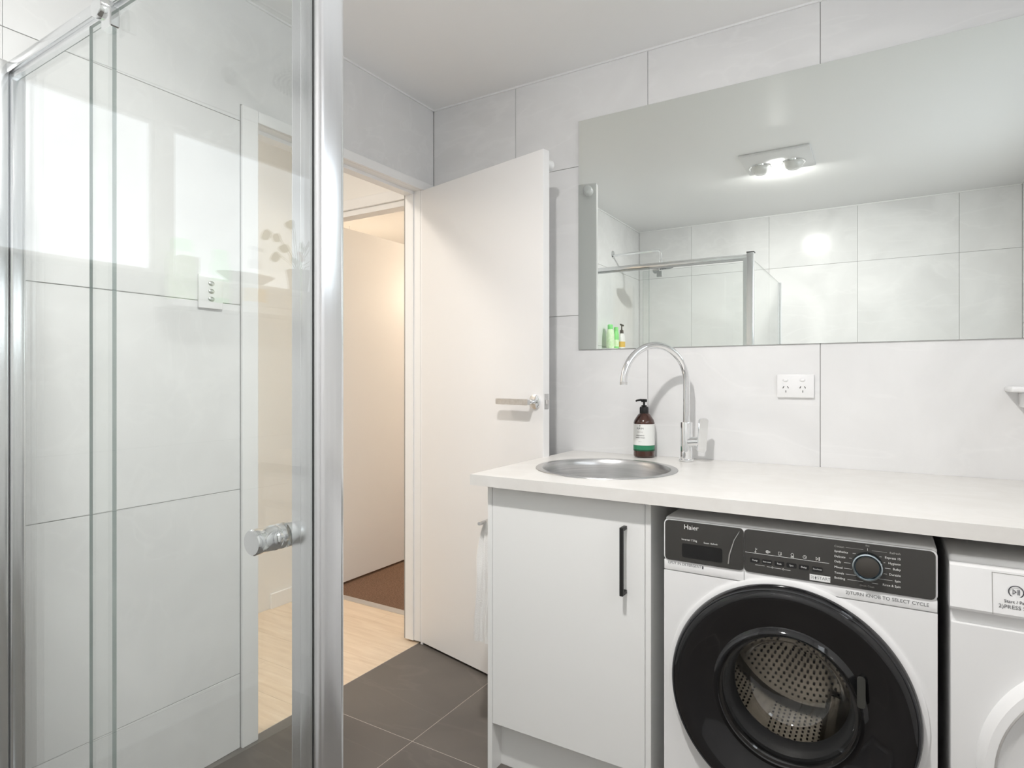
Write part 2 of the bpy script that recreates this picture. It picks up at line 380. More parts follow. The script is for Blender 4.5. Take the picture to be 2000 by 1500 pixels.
# bathroom door: lining, architrave, leaf
d1 = thing('door_1', 'white flush bathroom door open towards the mirror wall in its frame', 'door', (.0, -.096, 0), kind='structure')
JY0, JY1, JZ = -.945, -.096, 2.055
def architrave_piece(*a): obj('architrave', rel(box(*a, .003), d1), M['paint'], d1)
architrave_piece(0, .013, -1.004, JY0, 0, 2.094); architrave_piece(0, .013, JY0+.0005, -.001, JZ, 2.094)
architrave_piece(0, .013, JY1, -.001, 0, JZ-.0005)
obj('jamb', rel(box(-.112, -.0005, -.962, JY0, 0, JZ, .001), d1), M['paint'], d1)
obj('jamb', rel(box(-.085, -.0005, JY1, -.08, 0.012, JZ, .001), d1), M['paint'], d1)
obj('jamb', rel(box(-.112, -.0005, -.962, -.08, JZ, JZ+.03, .001), d1), M['paint'], d1)
for b6 in ((-.085, -.038, JY0, JY0+.012, 0, JZ), (-.085, -.038, JY1-.006, JY1, 0.012, JZ), (-.085, -.038, JY0+.012, JY1-.006, JZ-.014, JZ)):
    obj('door_stop', rel(box(*b6, .001), d1), M['paint'], d1)
b6 = (-.118, -.112, -1.0, -.05, JZ, JZ+.05)
obj('architrave', rel(box(*b6, .001), d1), M['paint'], d1)
obj('strike_plate', rel(box(-.03, .004, JY0-.0015, JY0+.002, 1.095, 1.145, .001), d1), M['nickel'], d1)
ANG = math.atan2(-.1625, .707)
leaf = obj('door_leaf', box(0, .728, 0, .035, .012, 2.052, .0015), M['door'], d1, loc=(.009, 0, 0), rotz=ANG)
DH = 1.117; RX = .69
obj('rosette', lathe([(0, -.010), (.022, -.010), (.026, -.008), (.0265, 0), (0, 0)], 40, 'Y', (RX, 0, DH)), M['chrome'], leaf, True)
bm = tube([(RX, -.008, DH), (RX, -.045, DH)], .0095, 20)
obj('handle_neck', bm, M['chrome'], leaf, True)
bm = new_bm(); add_prism_xz(bm, rrect(RX-.155, RX+.012, DH-.012, DH+.010, .004), -.058, -.044)
obj('door_handle', bm, M['nickel'], leaf, False)
bm = box(.7275, .729, .006, .029, DH-.028, DH+.030, .0006, 1); obj('latch_plate', bm, M['nickel'], leaf)
bm = box(.729, .737, .011, .024, DH-.010, DH+.008, .002, 1); obj('latch_bolt', bm, M['strip'], leaf)
bm = lathe([(0, .0), (.020, .0), (.021, .02), (.019, .045), (.012, .052), (0, .054)], 28, 'Y', (.695, .035, 2.015)); obj('bump_stop', bm, M['plastic'], leaf, True)

# ================================================================= SHOWER ENCLOSURE
SA = math.atan2(-.025, 1.109)
sh = thing('shower_screen', 'framed glass shower screen with sliding door and chrome corner post', 'shower screen', (0, -1.622, 0))
def rotS(bm): bmesh.ops.rotate(bm, cent=(0, 0, 0), matrix=Matrix.Rotation(SA, 3, 'Z'), verts=bm.verts); return bm
PX0, PX1, PY0, PY1 = 1.088, 1.130, -1.668, -1.626
# corner post: rounded bright extrusion
bm = new_bm(); n = 8; poly = []
for cx, cy, a0, r in ((PX1-.010, PY1-.004, 0, .010), (PX0+.003, PY1-.003, PI/2, .003), (PX0+.003, PY0+.003, PI, .003), (PX1-.012, PY0+.010, 1.5*PI, .010)):
    for i in range(n+1):
        a = a0+PI/2*i/n; poly.append((cx+r*math.cos(a), cy+r*math.sin(a)))
lo = [bm.verts.new((x, y, .0)) for x, y in poly]; hi = [bm.verts.new((x, y, 1.955)) for x, y in poly]
for i in range(len(poly)): j = (i+1) % len(poly); bm.faces.new((lo[i], lo[j], hi[j], hi[i]))
bm.faces.new(lo[::-1]); bm.faces.new(hi); bmesh.ops.recalc_face_normals(bm, faces=bm.faces)
obj('corner_post', rel(bm, sh), M['alu'], sh, True)
obj('post_cap', rel(box(PX0-.001, PX1+.001, PY0-.001, PY1+.001, 1.955, 1.962, .001), sh), M['darkgasket'], sh)
# narrow channel holding the fixed return glass, with its gasket
obj('gasket', rel(box(1.1152, 1.1164, PY0-.0015, PY0, .02, 1.94), sh), M['darkgasket'], sh)
# closing jamb for the door
obj('door_jamb', rotS(box(1.066, 1.088, -.018, .012, .02, 1.93, .002)), M['alu'], sh)
# return panel
def glass_box(name, parent, x0, x1, y0, y1, z0, z1, edge_axis, label=None):
    bm = box(x0, x1, y0, y1, z0, z1)
    for f in bm.faces:
        nn = f.normal; big = abs(nn.x) > .5 if edge_axis == 'x' else abs(nn.y) > .5
        f.material_index = 0 if big else 1
    return obj(name, bm, [M['glass'], M['glassedge']], parent)
o = rg = glass_box('return_glass', sh, 1.109, 1.115, -L+.012-.001+1.622, PY0-.0005+1.622, .033, 1.925, 'x')
for f in rg.data.polygons:
    if f.normal.y > .5: f.material_index = 0
obj('wall_channel', rel(box(1.100, 1.124, -L+.001, -L+.02, .02, 1.93, .002), sh), M['alu'], sh)
obj('floor_channel', rel(box(1.098, 1.126, -L+.02, PY0-.001, 0.002, .032, .002), sh), M['alu'], sh)
# front line, local frame rotated about the wall end
obj('wall_channel', rotS(box(.001, .030, -.006, .024, .02, 1.935, .005, 3)), M['alu'], sh, True)
obj('wall_channel', rotS(box(.001, .026, -.036, -.008, .02, 1.955, .005, 3)), M['alu'], sh, True)
bm = new_bm(); add_box(bm, .02, 1.09, -.014, .016, 1.924, 1.950, .004, 2); add_box(bm, .02, 1.09, -.006, .006, 1.912, 1.924, .001, 1)
obj('header_rail', rotS(bm), M['alu'], sh, True)
obj('bottom_rail', rotS(box(.02, 1.088, -.02, .02, .002, .03, .003)), M['alu'], sh)
g = glass_box('fixed_glass', sh, .02, .489, .006, .014, .03, 1.92, 'y'); g.rotation_euler = (0, 0, SA)
g = glass_box('sliding_door', sh, .441, 1.07, -.014, -.008, .035, 1.905, 'y'); g.rotation_euler = (0, 0, SA)
door_g = g
KX, KZ = 1.036, .972
bm = lathe([(0, -.062), (.017, -.062), (.0185, -.060), (.0185, -.052), (.0178, -.051), (.0178, -.029), (.0185, -.028), (.0185, -.024), (.0175, -.021), (.0185, -.018), (.0185, -.014), (0, -.014)], 36, 'Y', (KX, 0, KZ))
obj('knob', bm, M['chrome'], door_g, True)
bm = lathe([(0, -.008), (.0185, -.008), (.0185, .030), (.017, .033), (0, .033)], 36, 'Y', (KX, 0, KZ)); obj('knob', bm, M['chrome'], door_g, True)
obj('edge_seal', box(1.0700, 1.078, -.016, -.006, .035, 1.905, .001), M['seal'], door_g)
for rx in (.525,):
    bm = lathe([(0, -.040), (.019, -.040), (.021, -.037), (.021, -.016), (0, -.016)], 32, 'Y', (rx, 0, 1.905)); 
    obj('roller', bm, M['chrome'], door_g, True)
    bm = box(rx+.004, rx+.040, -.032, -.015, 1.862, 1.900, .002, 1); obj('roller_bracket', bm, M['chrome'], door_g)

# shower head on its arm
hd = thing('rain_shower', 'round chrome rain shower head on a wall arm, seen in the mirror', 'shower head', (0, -2.212, 2.16))
obj('flange', lathe([(0, .006), (.026, .006), (.029, .002), (.029, 0), (0, 0)], 32, 'X'), M['chrome'], hd, True)
arm = [(0.003, 0, -.01), (.10, 0, -.01), (.2, 0, -.008), (.33, 0, -.006)] + [(.352+.028*math.sin(a), 0, -.034+.028*math.cos(a)) for a in [i*PI/2/6 for i in range(1, 7)]] + [(.38, 0, -.09), (.38, 0, -.11)]
obj('arm', tube(arm, .0095, 14), M['chrome'], hd, True)
obj('collar', lathe([(.012, -.075), (.015, -.08), (.015, -.105), (.011, -.112)], 24, 'Z', (.38, 0, 0)), M['chrome'], hd, True)
obj('rose', lathe([(0, -.110), (.02, -.112), (.03, -.120), (.095, -.124), (.10, -.127), (.10, -.133), (.095, -.135), (0, -.135)], 56, 'Z', (.38, 0, 0)), M['chrome'], hd, True)
bm = new_bm()
for ri in range(1, 8):
    for k in range(ri*6):
        a = 2*PI*k/(ri*6); bmesh.ops.create_cube(bm, size=.004, matrix=Matrix.Translation((.38+ri*.0125*math.cos(a), ri*.0125*math.sin(a), -.136)))
tag(obj('nozzle', bm, M['rubber'], hd), kind='stuff')

# ledge with three bottles (seen in the mirror)
tag(obj('shower_ledge', box(.001, .11, -2.42, -1.98, 1.405, 1.425, .003), M['plastic']), 'white ledge on the shower wall under the bottles', 'shelf')
def squeeze(name, label, y, prof, m, capprof, capm, labprof, labm, x=.055):
    t = thing(name, label, 'bottle', (x, y, 1.425), group='bottles on the shower ledge')
    def sq(p, mm2, nm):
        bm = lathe(p, 28); bmesh.ops.scale(bm, vec=(.62, 1, 1), verts=bm.verts); return obj(nm, bm, mm2, t, True)
    sq(prof, m, 'body'); sq(capprof, capm, 'cap'); sq(labprof, labm, 'label')
    return t
squeeze('shampoo_bottle', 'larger lime green bottle on shower ledge, nearest the door wall', -2.03, [(0, 0), (.040, .002), (.043, .02), (.043, .11), (.036, .135), (.028, .142), (0, .142)], M['limelabel'], [(.029, .142), (.03, .170), (.024, .178), (0, .178)], M['lime'], [(.0436, .03), (.0437, .105)], M['limelabel'])
squeeze('shampoo_bottle', 'slim lime green bottle in the middle of the shower ledge', -2.145, [(0, 0), (.028, .002), (.031, .02), (.031, .115), (.024, .135), (0, .135)], M['lime'], [(.024, .135), (.025, .160), (.02, .166), (0, .166)], M['lime'], [(.0316, .02), (.0317, .07)], M['limelabel'])
t = squeeze('pump_bottle', 'white pump bottle with dark pump and yellow badge on shower ledge', -2.26, [(0, 0), (.036, .002), (.040, .02), (.038, .10), (.024, .125), (0, .125)], M['plastic'], [(.022, .125), (.020, .150), (.010, .156), (0, .156)], M['dark'], [(.0403, .02), (.040, .062)], M['yellow'])
obj('pump', tube([(0, 0, .15), (0, 0, .192)], .005, 10), M['dark'], t, True)
obj('nozzle', tube([(-.004, .012, .194), (0, -.032, .190)], .007, 10), M['dark'], t, True)

# ================================================================= WORKTOP, SINK, TAP, CABINET
BZ = .912
# worktop with the round cut-out
SX, SY, SR = 1.02, -.39, .228
def plate_with_hole(x0, x1, y0, y1, z0, z1, cx, cy, r, n=64):
    bm = new_bm(); angs = [2*PI*i/n for i in range(n)]
    for px, py in ((x0, y0), (x1, y0), (x1, y1), (x0, y1)): angs.append(math.atan2(py-cy, px-cx) % (2*PI))
    angs = sorted(set(round(a, 6) for a in angs))
    def outer(a):
        c, s = math.cos(a), math.sin(a); t = 1e9
        if c > 1e-9: t = min(t, (x1-cx)/c)
        if c < -1e-9: t = min(t, (x0-cx)/c)
        if s > 1e-9: t = min(t, (y1-cy)/s)
        if s < -1e-9: t = min(t, (y0-cy)/s)
        return cx+c*t, cy+s*t
    R = []
    for a in angs:
        ox, oy = outer(a); ix, iy = cx+r*math.cos(a), cy+r*math.sin(a)
        R.append((bm.verts.new((ox, oy, z1)), bm.verts.new((ix, iy, z1)), bm.verts.new((ix, iy, z0)), bm.verts.new((ox, oy, z0))))
    for A, B in zip(R, R[1:]+R[:1]):
        for k in range(4): bm.faces.new((A[k], B[k], B[(k+1) % 4], A[(k+1) % 4]))
    bmesh.ops.recalc_face_normals(bm, faces=bm.faces); return bm
tag(obj('worktop', plate_with_hole(.715, W-.001, -.722, -.001, .879, BZ, SX, SY, SR-.012), M['stone']), 'long white stone worktop over the cabinet and machines', 'worktop')
sk = thing('sink', 'round stainless steel basin set in the worktop', 'sink', (SX, SY, BZ))
prof = [(SR, .0005), (SR-.001, .0022), (SR-.012, .003), (SR-.022, .002), (SR-.026, -.003), (SR-.030, -.02), (SR-.034, -.11), (SR-.045, -.142), (SR-.07, -.158), (.05, -.165), (.03, -.167)]
obj('basin', lathe(prof, 96), M['steel'], sk, True)
obj('waste', lathe([(.035, -.1645), (.03, -.1635), (.022, -.166), (0, -.166)], 32), M['chrome'], sk, True)

tp = thing('mixer_tap', 'tall chrome gooseneck mixer tap behind the basin', 'tap', (1.198, -.085, BZ))
obj('base', lathe([(0, .001), (.026, .001), (.026, .006), (.0245, .008), (.0205, .009), (.0205, .135), (.0195, .138), (0, .138)], 36), M['chrome'], tp, True)
ex, ey = 1.045-1.198, -.295+.085; dl = math.hypot(ex, ey); R_ = dl/2; ux, uy = ex/dl, ey/dl
pts = [(0, 0, .13), (0, 0, .2), (0, 0, .24)]
zc = 1.188-BZ
for i in range(0, 25):
    a = PI*i/24; d = R_-R_*math.cos(a); pts.append((ux*d, uy*d, zc+(R_*1.0)*math.sin(a)))
pts.append((ux*dl, uy*dl, zc-.004))
obj('spout', tube(pts, .0118, 20), M['chrome'], tp, True)
obj('aerator', tube([(ux*dl, uy*dl, zc+.004), (ux*dl, uy*dl, zc-.006)], .0122, 20), M['nickel'], tp, True)
obj('valve', tube([(.012, -.004, .068), (.048, -.010, .072)], .0175, 24), M['chrome'], tp, True)
bm = new_bm(); add_prism_xz(bm, rrect(-.016, .016, -.026, .092, .010), -.0045, .0045)
bmesh.ops.rotate(bm, cent=(0, 0, 0), matrix=Matrix.Rotation(.72, 3, 'Z'), verts=bm.verts)
bmesh.ops.rotate(bm, cent=(0, 0, 0), matrix=Matrix.Rotation(.07, 3, 'Y'), verts=bm.verts)
bmesh.ops.translate(bm, vec=(.056, -.012, .062), verts=bm.verts)
obj('lever', bm, M['chrome'], tp, True)

# hand wash bottle
bt = thing('pump_bottle', 'brown hand wash bottle with black pump beside the basin', 'bottle', (1.031, -.05, BZ))
BR = .0385
obj('body', lathe([(0, .001), (BR-.004, .001), (BR, .006), (BR, .128), (BR-.003, .138), (.022, .158), (.0145, .164), (.0145, .172), (0, .172)], 48), M['amber'], bt, True)
obj('label', lathe([(BR+.0004, .046), (BR+.0005, .124)], 48), M['label'], bt, True)
obj('green_band', lathe([(BR+.0004, .030), (BR+.0005, .0458)], 48), M['greenband'], bt, True)
obj('dark_band', lathe([(BR+.0004, .025), (BR+.0005, .0298)], 48), M['dkgreen'], bt, True)
obj('collar', lathe([(.0155, .160), (.0165, .163), (.0165, .180), (.0155, .186), (.010, .188), (.010, .192), (.006, .193)], 32), M['pump'], bt, True)
obj('pump', tube([(0, 0, .19), (0, 0, .204)], .004, 12), M['pump'], bt, True)
obj('nozzle', lathe([(0, .203), (.011, .204), (.0115, .213), (.009, .215), (0, .215)], 24), M['pump'], bt, True)
obj('spout', tube([(0, 0, .2105), (-.012, -.006, .2115), (-.024, -.012, .2095), (-.027, -.0135, .206)], [.0045, .004, .0035, .003], 10), M['pump'], bt, True)
def bend(o, r, ang):
    for v in o.data.vertices:
        x, y, z = v.co; rr = r-y; a = ang-PI/2+x/r
        v.co = (rr*math.cos(a), rr*math.sin(a), z)
for s, sz, z in (('SUKIN', .0095, .108), ('SIGNATURE', .0042, .095), ('CLEANSING', .006, .082), ('HAND WASH', .006, .074), ('500 ml', .004, .060)):
    o = text('lettering', s, sz, 0, -.0002, z, M['ink'] if sz > .005 else M['dimprint'], bt, 'CENTER', .0001)
    bend(o, BR+.0006, -.05)
o = obj('emblem', tube([(0, -.0004, .116), (0, -.0004, .121)], .0009, 6), M['ink'], bt); bend(o, BR+.0006, -.05)

# vanity cabinet
cb = thing('cabinet', 'white under-sink cabinet with a single door and recessed kick', 'cabinet', (.755, -.685, 0))
def cbx(n, *a, m='lam', bev=.001): return obj(n, rel(box(*a, bev), cb), M[m], cb)
cbx('side_panel', .755, .771, -.685, -.012, 0, .878)
cbx('side_panel', 1.2545, 1.270, -.685, -.012, 0, .878)
cbx('bottom_panel', .771, 1.2545, -.664, -.02, .150, .166)
cbx('back_panel', .771, 1.2545, -.02, -.012, .0, .70)
cbx('rail', .771, 1.2545, -.664, -.65, .82, .878)
cbx('kickboard', .771, 1.2545, -.632, -.618, 0, .150)
dr = cbx('door', .7725, 1.2530, -.684, -.666, .152, .876)
bm = new_bm(); hx = 1.199
add_box(bm, hx-.005, hx+.005, -.716, -.708, .626, .808, .001, 1); add_box(bm, hx-.005, hx+.005, -.709, -.6845, .798, .808, .001, 1); add_box(bm, hx-.005, hx+.005, -.709, -.6845, .626, .636, .001, 1)
obj('handle', rel(bm, cb), M['black'], dr)

# hand towel on a small rail at the cabinet's side
tw = thing('towel_rail', 'small rail on the cabinet side carrying the towel', 'towel rail', (.755, -.40, .74))
obj('bar', rel(tube([(.680, -.622, .736), (.680, -.20, .736)], .006, 12), tw), M['plastic'], tw, True)
for yy in (-.50, -.24):
    obj('bracket', rel(tube([(.754, yy, .736), (.674, yy, .736)], .005, 10), tw), M['plastic'], tw, True)
# towel: gathered over the end of the bar, folds running down
bm = new_bm(); NU, NV = 60, 44; prev = None; first = None
for j in range(NV+1):
    q = j/NV; z = .7425-.385*q
    hw = .010+.029*min(1, (q*3.2)**.6)+.002*q; hd_ = .020+.018*min(1, q*2.5); ring = []
    for i in range(NU):
        a = 2*PI*i/NU; fold = 1+.10*math.sin(5*a+1.2*q)+.07*math.sin(11*a+3*q)
        slit = 1-.62*math.exp(-((a-4.35)/.22)**2)*max(0, 1-q*1.9)
        wz = .004*math.sin(3*a+6*q)*(1 if q > .9 else .4)
        ring.append(bm.verts.new((.698+hw*math.cos(a)*fold*slit-.004*math.sin(q*9), -.590+hd_*math.sin(a)*fold*slit, z+wz)))
    if prev:
        for i in range(NU): bm.faces.new((prev[i], prev[(i+1) % NU], ring[(i+1) % NU], ring[i]))
    else: first = ring
    prev = ring
bm.faces.new(first[::-1]); bm.faces.new(prev); bmesh.ops.recalc_face_normals(bm, faces=bm.faces)
o = obj('hand_towel', bm, M['cloth'], None, True)
tag(o, 'white woven hand towel hanging beside the cabinet', 'towel')

# ================================================================= WASHING MACHINE
wm = thing('washing_machine', 'white front loader with black control panel and black door ring', 'washing machine', (1.60, -.70, 0))
X0, X1, YF, ZT = 1.310, 1.890, -.700, .848
def wobj(n, bm, m, smooth=False, parent=None): return obj(n, rel(bm, wm), M[m] if isinstance(m, str) else m, parent or wm, smooth)
CX, CZ = 1.600, .458
# cabinet body, open front
bm = new_bm()
add_box(bm, X0, X0+.012, YF+.02, -.09, .02, ZT-.006); add_box(bm, X1-.012, X1, YF+.02, -.09, .02, ZT-.006)
add_box(bm, X0, X1, YF+.02, -.09, .02, .032); add_box(bm, X0, X1, -.102, -.09, .02, ZT-.006)
wobj('body', bm, 'appl')
bm = new_bm(); add_box(bm, X0+.001, X1-.001, YF+.008, -.088, ZT-.016, ZT, .006, 3); wobj('top_panel', bm, 'appl', True)
# front plate with round hole
def front_plate(x0, x1, z0, z1, y0, y1, cx, cz, r):
    bm = plate_with_hole(x0, x1, z0, z1, 0, y1-y0, cx, cz, r, 96)
    for v in bm.verts: x, z, d = v.co; v.co = (x, y1-d, z)
    bmesh.ops.recalc_face_normals(bm, faces=bm.faces); return bm
wobj('front_panel', front_plate(X0, X1, .075, .712, YF, YF+.02, CX, CZ, .235), 'appl')
bm = new_bm(); add_box(bm, X0, X1, YF, YF+.02, .714, .7395, .002, 2); wobj('fascia', bm, 'appl', True)
wobj('kick_panel', box(X0, X1, YF+.002, YF+.02, .022, .073, .002), 'appl')
for fx in (X0+.04, X1-.04):
    for fy in (YF+.06, -.15): wobj('foot', lathe([(0, 0), (.02, 0), (.02, .01), (.01, .012), (.01, .022), (0, .022)], 16, 'Z', (fx, fy, 0)), 'rubber', True)
# raised ring on the body round the door
wobj('door_surround', lathe([(.262, YF), (.274, YF-.001), (.277, YF-.004), (.272, YF-.006), (.262, YF-.006)], 96, 'Y', (CX, 0, CZ)), 'appl', True)
# control panel
bm = new_bm(); add_prism_xz(bm, rrect(X0, X1, .738, ZT-.004, .012), YF, YF+.03); wobj('panel_frame', bm, 'appl')
bm = new_bm(); add_prism_xz(bm, rrect(X0+.0035, 1.5055, .7405, ZT-.006, .010), YF-.003, YF+.002); drw = wobj('drawer_front', bm, 'panel')
tag(drw, 'gloss black detergent drawer front')
bm = new_bm(); add_prism_xz(bm, rrect(1.5065, X1-.0035, .7405, ZT-.006, .010), YF-.003, YF+.002); cpn = wobj('control_panel', bm, 'panel')
bm = new_bm(); add_prism_xz(bm, rrect(1.357, 1.456, .752, .787, .005), YF-.0036, YF-.0028); wobj('drawer_grip', bm, 'hole', False, drw)
bm = tube([(1.470, YF-.0035, .752), (1.473, YF-.0045, .775), (1.484, YF-.004, .812), (1.496, YF-.0035, .834)], [.0015, .0018, .001, .0007], 10)
wobj('grip_highlight', bm, 'nickel', True, drw)  # thin metal arc standing for the highlight beside the grip
YP = YF-.0032
def wtext(s, size, x, z, m='print', parent=None, align='LEFT', y=None, sp=1.0, n='lettering'):
    o = text(n, s, size, x-1.60, (YP if y is None else y)+.70, z, M[m], parent or wm, align, .0001, sp); return o
wtext('Haier', .0165, 1.3615, .8285, 'print', drw)
wtext('Inverter 7.5kg', .0068, 1.356, .7970, 'print', drw)
wtext('Steam  Refresh', .0055, 1.411, .7950, 'print', drw)
wtext('1)PUT IN DETERGENT', .0088, 1.319, .7325, 'greyink', wm, y=YF-.0004)
wobj('arrow', add_prism_xz(new_bm(), [(1.4065, .7285), (1.4095, .7285), (1.4095, .733), (1.4105, .733), (1.408, .7365), (1.4055, .733), (1.4065, .733)], YF-.0006, YF-.0001), 'ink')
wobj('line', box(1.509, 1.689, YP-.0002, YP, .7868, .7876), 'print', False, cpn)
for k, (bx, s) in enumerate(((1.531, 'Temp'), (1.558, 'Stain Level'), (1.585, 'Soak'), (1.611, 'Spin'), (1.637, 'Delay'), (1.665, 'Start/Pause'))):
    b_ = wobj('button', add_prism_xz(new_bm(), rrect(bx-.0105, bx+.0105, .765, .7755, .002), YP-.0006, YP), 'ring', False, cpn)
    wtext(s, .0052 if len(s) < 7 else .0040, bx, .7702, 'print', b_, 'CENTER', YP-.0007)
# pictograms over the line
def ring2d(bm, cx, cz, r, t, y, n=20):
    a = [(bm.verts.new((cx+r*math.cos(2*PI*i/n), y, cz+r*math.sin(2*PI*i/n))), bm.verts.new((cx+(r-t)*math.cos(2*PI*i/n), y, cz+(r-t)*math.sin(2*PI*i/n)))) for i in range(n)]
    for p, q in zip(a, a[1:]+a[:1]): bm.faces.new((p[0], p[1], q[1], q[0]))
    bmesh.ops.recalc_face_normals(bm, faces=bm.faces)
def bars(bm, rs, y=None):
    for x0, x1, z0, z1 in rs: add_box(bm, x0, x1, (YP-.0003 if y is None else y), (YP if y is None else y+.0003), z0, z1)
bm = new_bm(); bars(bm, [(1.5322, 1.5328, .792, .800), (1.5345, 1.5358, .796, .7968), (1.5345, 1.5358, .798, .7988)]); ring2d(bm, 1.5325, .7905, .0018, .0007, YP-.0002); wobj('icon', bm, 'print', False, cpn)
bm = new_bm(); ring2d(bm, 1.559, .7945, .0036, .0009, YP-.0002); ring2d(bm, 1.559, .7945, .0018, .0009, YP-.0002); bars(bm, [(1.5635, 1.565, .793, .796)]); wobj('icon', bm, 'print', False, cpn)
bm = new_bm(); bars(bm, [(1.583, 1.5836, .790, .798), (1.583, 1.5895, .7974, .798), (1.583, 1.5865, .790, .7906), (1.589, 1.5896, .793, .798)]); ring2d(bm, 1.588, .7925, .002, .0007, YP-.0002); wobj('icon', bm, 'print', False, cpn)
bm = new_bm(); ring2d(bm, 1.613, .7955, .0034, .0007, YP-.0002); bars(bm, [(1.6095, 1.6165, .7905, .7915), (1.6095, 1.6165, .789, .7896)]); wobj('icon', bm, 'print', False, cpn)
bm = new_bm(); ring2d(bm, 1.639, .794, .004, .0007, YP-.0002); bars(bm, [(1.6387, 1.6393, .794, .797), (1.639, 1.6415, .7937, .7943)]); wobj('icon', bm, 'print', False, cpn)
def playpause(bm, x, z, s, y):
    t = s*.16
    v = [(x-s, z-s), (x+.15*s, z), (x-s, z+s)]; 
    o3 = [bm.verts.new((a, y, b)) for a, b in v]; i3 = [bm.verts.new((a, y, b)) for a, b in ((x-s+t, z-s+2.2*t), (x+.15*s-2*t, z), (x-s+t, z+s-2.2*t))]
    for k in range(3): bm.faces.new((o3[k], i3[k], i3[(k+1) % 3], o3[(k+1) % 3]))
    add_box(bm, x+.4*s, x+.4*s+t*1.2, y, y+.0003, z-s, z+s); add_box(bm, x+.8*s, x+.8*s+t*1.2, y, y+.0003, z-s, z+s)
bm = new_bm(); playpause(bm, 1.666, .794, .0042, YP-.0003); wobj('icon', bm, 'print', False, cpn)
bm = new_bm(); bars(bm, [(1.532, 1.553, .7596, .7602), (1.558, 1.567, .7590, .7596), (1.573, 1.590, .7585, .7591), (1.596, 1.609, .758, .7586)])
ring2d(bm, 1.570, .7592, .002, .0006, YP-.0002); ring2d(bm, 1.5935, .7587, .002, .0006, YP-.0002); wobj('icon', bm, 'print', False, cpn)
# start sticker
stk = wobj('sticker', box(1.649, 1.691, YP-.0006, YP-.0001, .7438, .7575), 'sticker'); tag(stk, 'small white START label stuck on the panel')
wtext('3)', .0085, 1.6515, .7508, 'greyink', stk, y=YP-.0007); wtext('START', .0092, 1.6645, .7508, 'greyink', stk, y=YP-.0007)
wobj('arrow', add_prism_xz(new_bm(), [(1.6605, .747), (1.6625, .747), (1.6625, .7505), (1.6635, .7505), (1.6615, .7545), (1.6595, .7505), (1.6605, .7505)], YP-.0008, YP-.0006), 'ink', False, stk)
# dial
KX2, KZ2 = 1.7635, .7935
kb = wobj('dial', lathe([(0, YP-.013), (.0235, YP-.013), (.0245, YP-.0145), (.0245, YP-.015), (.026, YP-.016), (.0285, YP-.0155), (.0295, YP-.014), (.030, YP)], 64, 'Y', (KX2, 0, KZ2)), 'darkchrome', True)
wobj('dial_ring', lathe([(.0252, YP-.0155), (.0265, YP-.0172), (.0288, YP-.0165), (.0295, YP-.0145)], 64, 'Y', (KX2, 0, KZ2)), 'knobring', True, kb)
wobj('dial_face', lathe([(0, YP-.0135), (.0215, YP-.0135), (.0225, YP-.0130)], 48, 'Y', (KX2, 0, KZ2)), 'knobface', True, kb)
LL = ['Cotton', 'Synthetics', 'Delicate', 'Daily', 'Mixed', 'Towels', 'Bedding']; RRr = ['Refresh', 'Express 15', 'Hygienic', 'Bulky', 'Durable', 'Spin', 'Rinse & Spin']
zsl = [.828, .817, .8055, .794, .7815, .769, .7575]
for k in range(7):
    z = zsl[k]; mm_ = 'dimprint' if k == 0 else 'print'
    wtext(LL[k], .0066, 1.699, z, mm_, cpn); wtext(RRr[k], .0066, 1.825, z, mm_, cpn, 'RIGHT')
    rr_ = .0325; dz = z-KZ2; xx = math.sqrt(max(rr_*rr_-dz*dz, .00004)) if abs(dz) < rr_ else .008
    wl_ = .0034*len(LL[k]); wr_ = .0033*len(RRr[k])
    wobj('line', box(1.701+wl_, KX2-xx, YP-.0002, YP, z-.0003, z+.0003), mm_, False, cpn)
    wobj('line', box(KX2+xx, 1.823-wr_, YP-.0002, YP, z-.0003, z+.0003), mm_, False, cpn)
wtext('Eco', .005, KX2, .8375, 'dimprint', cpn, 'CENTER'); wtext('Drum Clean', .0055, KX2-.001, .7490, 'dimprint', cpn, 'CENTER')
wobj('line', box(KX2-.0003, KX2+.0003, YP-.0002, YP, .8265, .832), 'print', False, cpn)
wtext('2)TURN KNOB TO SELECT CYCLE', .0102, 1.721, .7275, 'greyink', wm, y=YF-.0004)
wobj('seam', box(1.5056, 1.5064, YF-.0004, YF+.001, .7145, .7395), 'hole')
# door: smoked ring, funnel, glass bowl
dw = wobj('door', lathe([(.262, YF-.001), (.266, YF-.010), (.264, YF-.020), (.257, YF-.028), (.247, YF-.033), (.240, YF-.034), (.225, YF-.030), (.200, YF-.020), (.180, YF-.012), (.166, YF-.008), (.158, YF-.012), (.153, YF-.018), (.150, YF-.016), (.148, YF-.006), (.146, YF+.010)], 128, 'Y', (CX, 0, CZ)), 'ring', True)
tag(dw, 'smoked black round door with clear glass bowl')
wobj('rim', lathe([(.2585, YF-.027), (.2600, YF-.0285), (.2575, YF-.0295), (.2565, YF-.0285)], 128, 'Y', (CX, 0, CZ)), 'rubber', True, dw)
prof = [(.150, YF-.016), (.147, YF-.021), (.141, YF-.021), (.134, YF-.010), (.127, YF+.006), (.119, YF+.030), (.112, YF+.055), (.103, YF+.074), (.088, YF+.086), (.06, YF+.094), (.03, YF+.097), (0, YF+.098)]
wobj('glass_bowl', lathe(prof, 96, 'Y', (CX, 0, CZ)), 'bowl', True, dw)
bm = add_prism_xz(new_bm(), rrect(1.744, 1.760, .486, .552, .006), YF-.020, YF-.010); lt = wobj('latch', bm, 'dark', False, dw)
